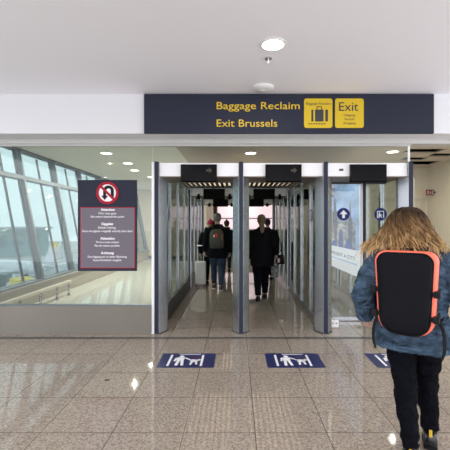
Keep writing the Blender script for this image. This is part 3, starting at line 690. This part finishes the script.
def person(label, loc, rz, H, arms, feet, hair_c, coat, trousers, shoe, hair='short', coat_hem=.42, bulk=1.0, group=None, voxel=.009, skin=M_skin, hair_fn=None, coat_disp=.02, hat=None, leg_w=1.0, arm_w=1.0, lean=0.0, flare=.004):
    """arms: (left elbow, left wrist, right elbow, right wrist) in units of H; feet: ((x,y,lift,pitch) left, right) in units of H"""
    t = thing('person', label, 'person', loc, rz, group)
    h = lambda x, y, z: V(x, y, z)*H
    sh = [h(-.105*min(bulk, 1.1), lean*.6, .805), h(.105*min(bulk, 1.1), lean*.6, .805)]
    el = [h(*arms[0]), h(*arms[2])]; wr = [h(*arms[1]), h(*arms[3])]
    hip = [h(-.05, 0, .50), h(.05, 0, .50)]
    an = []; kn = []
    for i, (fx, fy, lift, pitch) in enumerate(feet):
        a = h(fx, fy, .045+lift); k = (hip[i]+a)/2+h(0, .022+max(0, pitch)*.10, .012); an.append(a); kn.append(k)
    # --- body
    mb = MB()
    L = lean
    mb.ell([(0, 0, .46*H, .03*H, .03*H), (0, 0, .48*H, .085*H, .058*H), (0, 0, .53*H, .088*H, .06*H), (0, L*.2*H, .61*H, .068*H, .05*H), (0, L*.4*H, .70*H, .082*H, .058*H), (0, L*.55*H, .77*H, .085*H, .056*H), (0, L*.6*H, .81*H, .07*H, .042*H), (0, L*.62*H, .835*H, .035*H, .032*H)], 20)
    hc = h(0, L*.8+.012, .93)
    limb(mb, [h(0, L*.6-.005, .80), h(0, L*.65-.002, .845), h(0, L*.75, .885)], [.036*H, .031*H, .031*H], 14)
    # head: skull and jaw with a face on +Y
    s = H
    rings_ = []
    for z, rx, ry, oy in ((-.064, .012, .014, .026), (-.060, .022, .026, .024), (-.045, .033, .040, .012), (-.022, .039, .050, .003), (0, .043, .055, 0), (.022, .045, .057, -.002), (.042, .041, .052, -.004), (.056, .031, .040, -.005), (.065, .015, .02, -.005)):
        rings_.append((hc.x, hc.y+oy*s, hc.z+z*s, rx*s, ry*s))
    mb.ell(rings_, 22)
    mb.tube([hc+V(0, .050, .012)*s, hc+V(0, .061, -.008)*s, hc+V(0, .066, -.018)*s, hc+V(0, .055, -.024)*s], [.005*s, .007*s, .009*s, .006*s], 8)       # nose
    mb.tube([hc+V(-.022, .045, .016)*s, hc+V(-.010, .053, .018)*s, hc+V(.010, .053, .018)*s, hc+V(.022, .045, .016)*s], .005*s, 6)                     # brow
    mb.tube([hc+V(-.013, .047, -.036)*s, hc+V(0, .053, -.035)*s, hc+V(.013, .047, -.036)*s], [.003*s, .005*s, .003*s], 6)                                # lips
    for sx in (-1, 1): mb.ball(hc+V(sx*.045, -.004, -.004)*s, .017*s, 10, (.35, .7, 1.1))                                                                # ears
    for i, sd in ((0, -1), (1, 1)):
        limb(mb, [sh[i], el[i], wr[i]], [.030*H, .024*H, .016*H], 12)
        hand(mb, wr[i], wr[i]-el[i], sd, H, .75)
        limb(mb, [hip[i], kn[i], an[i]+V(0, 0, .01)], [.048*H, .033*H, .022*H], 12)
        mb.tube([an[i]+V(0, -.02*H, -.02*H), an[i]+V(0, .05*H, -.028*H)], [.022*H, .02*H], 8)
    b = mb.build('body', skin, t); fuse(b, voxel, 2)
    for sx in (-1, 1):
        MB().ball(hc+V(sx*.0185, .047, .006)*s, .0075*s, 12).build('eye', M_eyew, b, smooth=True)
    # --- trousers
    mb = MB()
    mb.ell([(0, 0, .455*H, .04*H, .04*H), (0, 0, .475*H, .092*H, .066*H), (0, -.004*H, .51*H, .100*H, .074*H), (0, 0, .56*H, .094*H, .066*H), (0, 0, .585*H, .088*H, .06*H)], 20)
    for i in (0, 1):
        mid = (kn[i]+an[i])/2+V(0, -.010*H, 0)
        limb(mb, [hip[i]+V(0, 0, .02*H), (hip[i]+kn[i])/2, kn[i], mid, an[i]+V(0, -.006*H, .030*H)], [.062*H*leg_w, .057*H*leg_w, .043*H*leg_w, .038*H*leg_w, .028*H*leg_w], 14)
        c = an[i]+V(0, -.006*H, .044*H)
        mb.tube([c+V(0, 0, .02*H), c+V(0, 0, 0), c-V(0, 0, .018*H)], [.030*H*leg_w, .034*H*leg_w, .030*H*leg_w], 14)
    tr = mb.build('trousers', trousers, t); fuse(tr, voxel*1.1, 4, .012*coat_disp/.02, .07)
    # --- coat
    mb = MB()
    k = bulk
    mb.ell([(0, 0, coat_hem*H, (.106+flare)*H*k, .080*H*k), (0, 0, (coat_hem+.01)*H, (.110+flare)*H*k, .084*H*k), (0, 0, .52*H, .112*H*k, .084*H*k), (0, L*.2*H, .62*H, .102*H*k, .078*H*k), (0, L*.4*H, .71*H, .108*H*k, .082*H*k), (0, L*.55*H, .78*H, .108*H*k, .075*H*k), (0, L*.6*H, .815*H, .092*H*k, .058*H*k), (0, L*.62*H, .84*H, .050*H, .045*H), (0, L*.63*H, .855*H, .042*H, .042*H)], 26, 2.3)
    for i in (0, 1):
        aw = k*arm_w
        mu = (sh[i]+el[i])/2; ml = (el[i]+wr[i])/2
        limb(mb, [sh[i]*.93+V(0, 0, .055*H), mu, el[i], ml, wr[i]], [.046*H*aw, .045*H*aw, .040*H*aw, .036*H*aw, .030*H*aw], 14)
    c = mb.build('jacket' if coat_hem > .4 else 'coat', coat, t); fuse(c, voxel*1.1, 4, coat_disp, .11)
    # --- shoes
    for i, (fx, fy, lift, pitch) in enumerate(feet):
        mb = MB()
        R_ = []
        for y, z0, z1, wd in ((-.042, .004, .055, .018), (-.036, .0, .062, .025), (-.015, 0, .064, .026), (.010, 0, .052, .025), (.040, 0, .038, .027), (.070, 0, .030, .027), (.090, .002, .024, .021), (.098, .006, .016, .010)):
            ring = []
            for j in range(14):
                a = 2*PI*j/14; ring.append(V(wd*math.copysign(abs(math.cos(a))**.8, math.cos(a)), y, (z0+z1)/2+(z1-z0)/2*math.copysign(abs(math.sin(a))**.7, math.sin(a)))*H)
            R_.append(ring)
        mb.rings(R_)
        sole = MB(); so = []
        for y, wd in ((-.045, .014), (-.040, .025), (-.015, .027), (.012, .025), (.045, .029), (.075, .028), (.095, .018), (.101, .008)): so.append([V(-wd, y, 0)*H, V(wd, y, 0)*H, V(wd, y, .011)*H, V(-wd, y, .011)*H])
        sole.rings(so)
        m = shoe.get('m', M_blk); Mx = Matrix.Translation(V(fx, fy, lift+.001)*H) @ Matrix.Rotation(-pitch, 4, 'X')
        o = mb.build('shoe', m, t, smooth=True); o.data.transform(Mx)
        o2 = sole.build('sole', shoe.get('s', M_dark), o); o2.data.transform(Mx)
        if 'tab' in shoe:
            o3 = MB().box(-.006*H, .006*H, -.045*H, -.037*H, .050*H, .080*H, .002).build('heel_loop', shoe['tab'], o, label='yellow heel loop'); o3.data.transform(Mx)
            o4 = MB().tube([V(0, 0, .05*H), V(0, -.004*H, .10*H)], [.027*H, .030*H], 16).build('ankle_shaft', m, o, smooth=True); o4.data.transform(Mx)
    # --- hair
    if hair_fn: hair_fn(t, hc, H)
    elif hair == 'short':
        hm = MB(); R_ = []
        for z, rx, ry, oy in ((-.035, .036, .030, -.028), (-.02, .044, .044, -.018), (0, .048, .052, -.010), (.022, .050, .058, -.006), (.042, .046, .056, -.006), (.060, .036, .046, -.006), (.071, .018, .024, -.006)):
            R_.append((hc.x, hc.y+oy*s, hc.z+z*s, rx*s, ry*s))
        hm.ell(R_, 24); o = hm.build('hair', hair_c, t); fuse(o, voxel, 2, .012, .02)
    else:
        hm = MB(); R_ = []
        for z, rx, ry, oy in ((-.05, .030, .020, -.035), (-.02, .046, .044, -.018), (0, .050, .052, -.010), (.022, .051, .058, -.006), (.042, .046, .056, -.006), (.060, .036, .046, -.006), (.071, .018, .024, -.006)):
            R_.append((hc.x, hc.y+oy*s, hc.z+z*s, rx*s, ry*s))
        hm.ell(R_, 24)
        if hair == 'tail':
            limb(hm, [hc+V(0, -.05, .02)*s, hc+V(0, -.075, -.03)*s, hc+V(.004, -.078, -.09)*s, hc+V(0, -.08, -.15)*s, hc+V(-.006, -.078, -.19)*s], [.022*s, .026*s, .026*s, .020*s, .008*s], 12, .8)
        else:
            limb(hm, [hc+V(0, -.03, -.03)*s, hc+V(-.01, -.05, -.09)*s, hc+V(-.012, -.066, -.16)*s, hc+V(-.01, -.072, -.21)*s], [.045*s, .050*s, .050*s, .03*s], 14, .5)
        o = hm.build('hair', hair_c, t); fuse(o, voxel, 2, .016, .02)
    if hat:
        hm = MB(); hm.ell([(hc.x, hc.y-.004*s, hc.z+z*s, rx*s, ry*s) for z, rx, ry in ((.006, .052, .060), (.022, .056, .064), (.030, .055, .063), (.05, .050, .058), (.068, .038, .045), (.080, .018, .022))], 24)
        hm.ball(hc+V(0, -.004, .086)*s, .016*s, 12)
        o = hm.build('knit_hat', hat, t); fuse(o, voxel*.8, 1)
    return t

# ---- the woman in front
M_denim = mat('denim', (.046, .080, .125), .85, spec=.15, noise_s=9, noise_a=.62, bump=1.0, bump_s=11, bump_d=.07, sc=(1, 1, 2.2))  # strong colour noise also paints in light and dark of the folds
M_denimd = mat('denim_seam', (.10, .15, .22), .8)
M_trous = mat('black_jeans', (.003, .0035, .006), .8, spec=.06, noise_s=12, noise_a=.4)
M_boot = mat('black_boot_leather', (.010, .010, .012), .22)
M_yell = mat('boot_yellow', (.62, .42, .03), .6)
def hair_mat():
    m = bpy.data.materials.new('ombre_hair'); m.use_nodes = True; n = m.node_tree.nodes; l = m.node_tree.links; b = n['Principled BSDF']
    tc = n.new('ShaderNodeTexCoord'); sx = n.new('ShaderNodeSeparateXYZ'); l.new(tc.outputs['Object'], sx.inputs[0])
    ns_ = n.new('ShaderNodeTexNoise'); ns_.inputs['Scale'].default_value = 1; ns_.inputs['Detail'].default_value = 3
    mp = n.new('ShaderNodeMapping'); mp.inputs['Scale'].default_value = (38, 38, 5); l.new(tc.outputs['Object'], mp.inputs[0]); l.new(mp.outputs[0], ns_.inputs['Vector'])
    a = n.new('ShaderNodeMath'); a.operation = 'MULTIPLY_ADD'; a.inputs[1].default_value = .34; l.new(ns_.outputs['Fac'], a.inputs[0]); l.new(sx.outputs[2], a.inputs[2])
    mr = n.new('ShaderNodeMapRange'); mr.inputs['From Min'].default_value = 1.48; mr.inputs['From Max'].default_value = 1.78; l.new(a.outputs[0], mr.inputs['Value'])
    r = n.new('ShaderNodeValToRGB'); e = r.color_ramp.elements
    e[0].position = 0; e[0].color = (.60, .41, .19, 1); e[1].position = 1; e[1].color = (.030, .017, .010, 1)
    k = e.new(.45); k.color = (.19, .105, .045, 1)
    l.new(mr.outputs[0], r.inputs['Fac']); l.new(r.outputs[0], b.inputs['Base Color']); b.inputs['Roughness'].default_value = .6; b.inputs['Specular IOR Level'].default_value = .2
    return m
M_hair = hair_mat()
PROF = [(.070, .010), (.062, .040), (.045, .058), (.02, .071), (-.01, .080), (-.035, .092), (-.06, .108), (-.085, .126), (-.108, .142), (-.125, .146)]  # (z, half width) in H about the head centre
def prof(z):
    for (z0, r0), (z1, r1) in zip(PROF, PROF[1:]):
        if z <= z0 and z >= z1: return r0+(r1-r0)*(z0-z)/(z0-z1)
    return PROF[0][1] if z > PROF[0][0] else PROF[-1][1]
def big_hair(t, hc, H):
    rr = random.Random(11)
    def pt(a, z, k=1.0):
        r = prof(z)*k
        x = r*math.cos(a); back = min(r, .062+.25*max(0, -z))*k      # depth: flatter than wide
        y = back*math.sin(a)
        return V(x-.018+max(0, -z-.02)*(-.14), y-.012-max(0, -z-.03)*.22, z)*H+hc
    mb = MB(); R_ = []
    zs = [.068, .06, .045, .02, -.01, -.035, -.06, -.075]
    for z in zs:
        op = .95 if z < .03 else .3          # opening for the face around +Y
        A = [PI/2+op+(2*PI-2*op)*i/26 for i in range(27)]
        R_.append([pt(a, z, .93) for a in A]+[pt(a, z, .60) for a in A[::-1]])
    mb.rings(R_)
    cap = mb.build('hair', M_hair, t, smooth=True)
    fuse(cap, .010, 4, .030, .03)
    st = MB()
    for lock in range(150):
        a0 = PI/2+rr.uniform(.72, 2*PI-.72); side = math.cos(a0)
        ze = rr.uniform(-.138, -.08) if rr.random() < .75 else rr.uniform(-.08, -.03)
        z0_ = rr.uniform(.02, .069); ph = rr.uniform(0, 6.3); amp = rr.uniform(.007, .016); fq = rr.uniform(8, 13)
        flare_ = rr.uniform(-.14, .06)+(.10 if side < -.5 else 0); lift = rr.uniform(.96, 1.05); n = 16
        def path(a, z0, ze, k, fl, p_):
            out = []
            for j in range(n):
                f = j/(n-1); z = z0+(ze-z0)*f
                p = pt(a, z, k+fl*f*f); e = amp*min(1, f*1.4)*H
                p += V(-math.sin(a), math.cos(a), 0)*e*math.sin(p_+f*fq)+V(math.cos(a), math.sin(a), .3)*e*.9*math.cos(p_+f*fq)
                out.append(p)
            return out
        w = rr.uniform(.0055, .0105)
        st.tube(path(a0, z0_, ze, lift, flare_, ph), [w*(.35+1.3*f_ if f_ < .5 else 1.0-.0*f_)*(1-.85*max(0, (f_-.55)/.45)) for f_ in [j/(n-1) for j in range(n)]], 6)
        for i in range(4):
            w = rr.uniform(.0014, .0028)
            st.tube(path(a0+rr.gauss(0, .09), min(.069, z0_+rr.gauss(0, .006)), ze+rr.gauss(-.004, .012), lift+rr.gauss(.02, .02), flare_+rr.gauss(.02, .06), ph+rr.gauss(0, .4)), [w*(1-.7*(j/(n-1))**2) for j in range(n)], 4)
    st.build('hair_strands', M_hair, t, smooth=True)
FX, FY, FR = 1.180, 2.37, math.radians(-26)
FG = person('woman with long wavy blond hair in denim jacket and black jeans walking away in front', (FX, FY, 0), FR, 1.62,
            ((-.185, .0, .625), (-.192, .075, .515), (.185, -.02, .625), (.205, .03, .49)), ((-.006, -.115, .0, .0), (.068, .045, .004, .08)),
            M_hair, M_denim, M_trous, {'m': M_boot, 's': M_blk, 'tab': M_yell}, hair_fn=big_hair, coat_hem=.425, bulk=1.25, voxel=.0065, coat_disp=.055, leg_w=1.0, flare=.014, arm_w=1.05)
# jacket details: collar, hem band, cuffs, centre seam
Hh = 1.62
mb = MB(); R = []
for z, r1, r2 in ((.425, .149, .104), (.423, .154, .109), (.447, .152, .109), (.449, .147, .104)):
    R.append([V(r1*Hh*math.copysign(abs(math.cos(a))**.87, math.cos(a)), r2*Hh*math.copysign(abs(math.sin(a))**.87, math.sin(a)), z*Hh) for a in [2*PI*i/32 for i in range(32)]])
mb.rings(R); o = mb.build('hem_band', M_denim, FG, smooth=True); fuse(o, .008, 2, .012, .05)
for nm, (e_, w_) in (('cuff', ((-.185, .0, .625), (-.192, .075, .515))), ('cuff', ((.185, -.02, .625), (.205, .03, .49)))):
    e_, w_ = V(*e_)*Hh, V(*w_)*Hh; d = (w_-e_).normalized()
    MB().tube([w_-d*.05, w_-d*.045, w_+d*.012, w_+d*.018], [.058, .064, .064, .054], 18).build(nm, M_denimd, FG, smooth=True)

# ---- her backpack: coral shell, black front
M_coral = mat('coral_fabric', (.85, .16, .09), .6, bump=.1, bump_s=120)
M_bpk = mat('backpack_black', (.004, .0045, .007), .7, spec=.12, bump=.15, bump_s=90)
M_web = mat('black_webbing', (.010, .010, .012), .6, spec=.12)
BK = thing('backpack', 'black and coral travel backpack worn by the woman with blond hair', 'backpack', (FX, FY, 0), FR-math.radians(9))
bx, bz0, bz1, by0, by1 = .006, .835, 1.338, -.335, -.135
def bp_outline(k, zpad=0):
    w1, w0 = .174*k, .156*k; rb = min(.10, w0*.7)
    p = []
    for cx, cz, a0, r in ((w0-rb, bz0+zpad+rb, -90, rb), (w1-.06, bz1-zpad-.06, 0, .06), (-(w1-.06), bz1-zpad-.06, 90, .06), (-(w0-rb), bz0+zpad+rb, 180, rb)):
        for q in range(9):
            a = math.radians(a0+90*q/8); p.append((bx+cx+r*math.cos(a), cz+r*math.sin(a)))
    return p
def loft_y(mb, secs):
    mb.rings([[V(x, y, z) for x, z in bp_outline(k, zp)] for y, k, zp in secs]); return mb
sh_ = loft_y(MB(), [(by1, .86, .03), (by1-.02, .97, .008), (by1-.09, 1.0, .0), (by0+.055, 1.0, 0), (by0+.03, .985, .004), (by0+.018, .95, .012)]).build('shell', M_coral, BK, smooth=True, label='coral pink shell')
fp = loft_y(MB(), [(by0+.05, .86, .010), (by0+.012, .87, .010), (by0-.004, .85, .018), (by0-.014, .80, .05), (by0-.018, .6, .12)]).build('front_panel', M_bpk, BK, smooth=True, label='black front panel')
zp = MB(); zp.tube([V(x, by0+.010, z) for x, z in bp_outline(.885, .008)]+[V(*[(x, by0+.010, z) for x, z in bp_outline(.885, .008)][0])], .004, 6); zp.build('zip', M_web, BK)
MB().tube([V(bx-.06, by1-.02, bz1-.005), V(bx-.05, by1-.03, bz1+.006), V(bx+.05, by1-.03, bz1+.006), V(bx+.06, by1-.02, bz1-.005)], .010, 8, .5).build('top_handle', M_web, BK, smooth=True)
for sx in (-1, 1):
    for zz in (1.10, .955):
        w = .173 if zz > 1.05 else .168
        x0 = bx+sx*(w-.030)
        st = MB().box(min(x0, bx+sx*(w+.006)), max(x0, bx+sx*(w+.006)), by0+.004, by0+.012, zz-.012, zz+.012).box(bx+sx*w-.004*(1-sx)*0-.003, bx+sx*w+.006, by0+.004, by1-.03, zz-.012, zz+.012).build('compression_strap', M_web, BK)
        MB().box(bx+sx*w-.016, bx+sx*w+.016, by0-.010, by0+.035, zz-.018, zz+.018, .004).build('buckle', M_web, st)
    # shoulder straps over the shoulders and down the chest
    limb(MB(), [V(bx+sx*.075, by1-.01, 1.33), V(sx*.088, -.085, 1.395), V(sx*.100, -.02, 1.415), V(sx*.108, .075, 1.36), V(sx*.118, .145, 1.22), V(sx*.15, .13, 1.02), V(sx*.185, -.02, .93), V(bx+sx*.165, by1-.03, .90)], [.030, .032, .032, .032, .030, .02, .014, .014], 10, .28, (1, 0, 0)).build('shoulder_strap', M_web, BK, smooth=True)
    limb(MB(), [V(bx+sx*.165, by1-.06, .93), V(bx+sx*.195, by1-.08, .86), V(bx+sx*.200, by1-.09, .76), V(bx+sx*.185, by1-.09, .70)], [.010, .010, .009, .007], 6, .3, (1, 0, 0)).build('strap_tail', M_web, BK)

# ---- people in the lanes
M_dkcoat = mat('black_coat', (.004, .004, .006), .8, spec=.12); M_navycoat = mat('navy_coat', (.005, .006, .010), .8, spec=.12)
M_jeans = mat('blue_jeans', (.020, .042, .085), .8, noise_s=8, noise_a=.35)
M_grey = mat('grey_hair', (.16, .15, .15), .6, noise_s=30, noise_a=.4); M_brown = mat('brown_hair', (.15, .085, .045), .5, noise_s=30, noise_a=.4)
M_blond = mat('blond_hair', (.45, .30, .15), .5, noise_s=30, noise_a=.35); M_dkhair = mat('dark_hair', (.015, .011, .009), .5)
M_pink = mat('crimson_knit', (.42, .02, .075), .85, bump=.4, bump_s=90)
ARM0 = ((-.155, -.01, .635), (-.165, .05, .485), (.155, -.01, .635), (.165, .05, .485))
W1 = ((-.05, .075, .0, .0), (.05, -.095, .004, .0)); W2 = ((-.05, -.085, .003, .0), (.05, .07, .0, .0))
MAN = person('grey haired man in dark jacket and blue jeans walking in the left lane', (-.435, 8.15, 0), 0, 1.765, ((-.150, -.01, .63), (-.165, .03, .50), (.150, -.01, .63), (.16, .05, .49)), W1, M_grey, M_navycoat, M_jeans, {'m': M_dark, 's': M_wht}, coat_hem=.415, bulk=1.18, voxel=.009)
WH = person('woman in crimson bobble hat with blond hair and dark coat ahead in the left lane', (-.655, 8.95, 0), 0, 1.60, ARM0, W2, M_blond, M_dkcoat, M_trous, {'m': M_blk}, hair='long', coat_hem=.36, bulk=1.1, voxel=.010, hat=M_pink)
WB = person('woman in black coat and trousers with brown ponytail walking in the middle lane', (.50, 7.0, 0), 0, 1.70, ((-.145, -.02, .63), (-.15, .02, .49), (.150, -.01, .64), (.178, .05, .535)), ((-.045, -.07, .002, 0), (.045, .08, 0, 0)), M_brown, M_dkcoat, M_trous, {'m': M_blk}, hair='tail', coat_hem=.40, bulk=1.14, voxel=.009, leg_w=1.12)
PB = person('person with dark hair in black coat ahead of the ponytail woman, middle lane', (.86, 9.7, 0), 0, 1.66, ARM0, W1, M_dkhair, M_dkcoat, M_trous, {'m': M_blk}, coat_hem=.40, bulk=1.1, voxel=.012)
PC = person('person in dark coat and dark cap far ahead in the left lane', (-.30, 11.0, 0), 0, 1.62, ARM0, W2, M_dkhair, M_dkcoat, M_jeans, {'m': M_blk}, coat_hem=.40, bulk=1.1, voxel=.012, hat=mat('dark_knit', (.04, .010, .014), .85))
# man's backpack
M_olive = mat('grey_olive_fabric', (.065, .06, .048), .75); 
mbk = thing('backpack', 'grey olive backpack with red patch worn by the grey haired man', 'backpack', (-.435, 8.15, 0))
MB().ell([(0, -.25, z, rx, ry) for z, rx, ry in ((.965, .12, .05), (.985, .15, .085), (1.10, .165, .10), (1.28, .155, .095), (1.36, .125, .075), (1.395, .06, .04))], 24, 3).build('shell', M_olive, mbk, smooth=True)
MB().ell([(0, -.345, z, rx, ry) for z, rx, ry in ((.995, .10, .015), (1.01, .125, .03), (1.13, .13, .032), (1.17, .12, .015))], 20, 3).build('front_pocket', mat('dark_olive_fabric', (.06, .06, .05), .75), mbk, smooth=True)
MB().box(-.045, .015, -.352, -.335, 1.22, 1.30, .003).build('patch', mat('patch_red', (.62, .05, .02), .6), mbk, label='red patch')
MB().box(-.075, -.045, -.350, -.335, 1.22, 1.27, .003).build('tag', M_wht, mbk, label='pale tag')
MB().box(.108, .13, -.350, -.325, 1.02, 1.28, .003).build('side_strip', mat('strip_orange', (.45, .14, .06), .6), mbk, label='orange strip')
for sx in (-1, 1):
    limb(MB(), [V(sx*.07, -.20, 1.37), V(sx*.095, -.08, 1.49), V(sx*.10, .04, 1.47), V(sx*.11, .15, 1.30), V(sx*.15, .12, 1.08), V(sx*.16, -.10, 1.02)], [.025, .028, .028, .024, .014, .012], 8, .3, (1, 0, 0)).build('shoulder_strap', M_web, mbk, smooth=True)
def suitcase(label, x, y, m, h, rz=0, grip=1.0):
    t = thing('suitcase', label, 'suitcase', (x, y, 0), rz)
    mb = MB().box(-.13, .13, -.10, .10, .05, h, .03).build('shell', m, t, smooth=False)
    for k in range(4): MB().box(-.09+k*.055, -.075+k*.055, -.104, -.099, .12, h-.07, .001).build('rib', m, t)
    hd = MB().cyl((-.07, .07, h-.02), (-.07, .07, grip), .008, 10).cyl((.07, .07, h-.02), (.07, .07, grip), .008, 10).box(-.085, .085, .055, .085, grip-.01, grip+.02, .005).build('telescopic_handle', M_steelv, t)
    for sx in (-1, 1):
        for sy in (-1, 1): MB().cyl((sx*.10-.010, sy*.07, .026), (sx*.10+.010, sy*.07, .026), .025, 14).box(sx*.10-.012, sx*.10+.012, sy*.07-.012, sy*.07+.012, .03, .055).build('wheel', M_dark, t)
    return t
suitcase('white hard shell suitcase on wheels beside the left lane glass', -.87, 8.60, M_plast, .60, .1, .98)
suitcase('black suitcase on wheels rolling beside the grey haired man', -.62, 8.42, M_dkcoat, .52, 0, .92) if False else None
# handbag and patterned tote at the woman's right hand
hb = thing('handbag', 'black handbag with pale pink patch carried by the ponytail woman', 'handbag', (.885, 7.12, 0))
MB().ell([(0, 0, z, rx, ry) for z, rx, ry in ((.70, .07, .045), (.715, .09, .06), (.80, .085, .05), (.88, .07, .025), (.885, .06, .02))], 20, 3).build('bag_body', M_blk, hb, smooth=True)
MB().box(-.06, -.015, -.066, -.052, .74, .82, .004).build('patch', mat('pale_pink', (.55, .40, .38), .6), hb, label='pale pink patch')
for y in (-.02, .02): limb(MB(), [V(-.055, y, .875), V(-.045, y, .95), V(0, y, .975), V(.045, y, .95), V(.055, y, .875)], [.007]*5, 8).build('handle', M_blk, hb, smooth=True)
tt = thing('tote_bag', 'small black and white patterned tote bag hanging below the handbag', 'bag', (.80, 7.32, 0))
MB().ell([(0, 0, z, rx, ry) for z, rx, ry in ((.40, .06, .04), (.41, .075, .05), (.60, .08, .035), (.64, .08, .015))], 20, 3.5).build('bag_body', mat('checked_fabric', (.22, .22, .23), .6, noise_s=22, noise_a=.95), tt, smooth=True)
for y in (-.012, .012): limb(MB(), [V(-.05, y, .63), V(-.02, y, .80), V(0, y, .86), V(.02, y, .80), V(.05, y, .63)], [.006]*5, 8).build('handle', M_blk, tt, smooth=True)
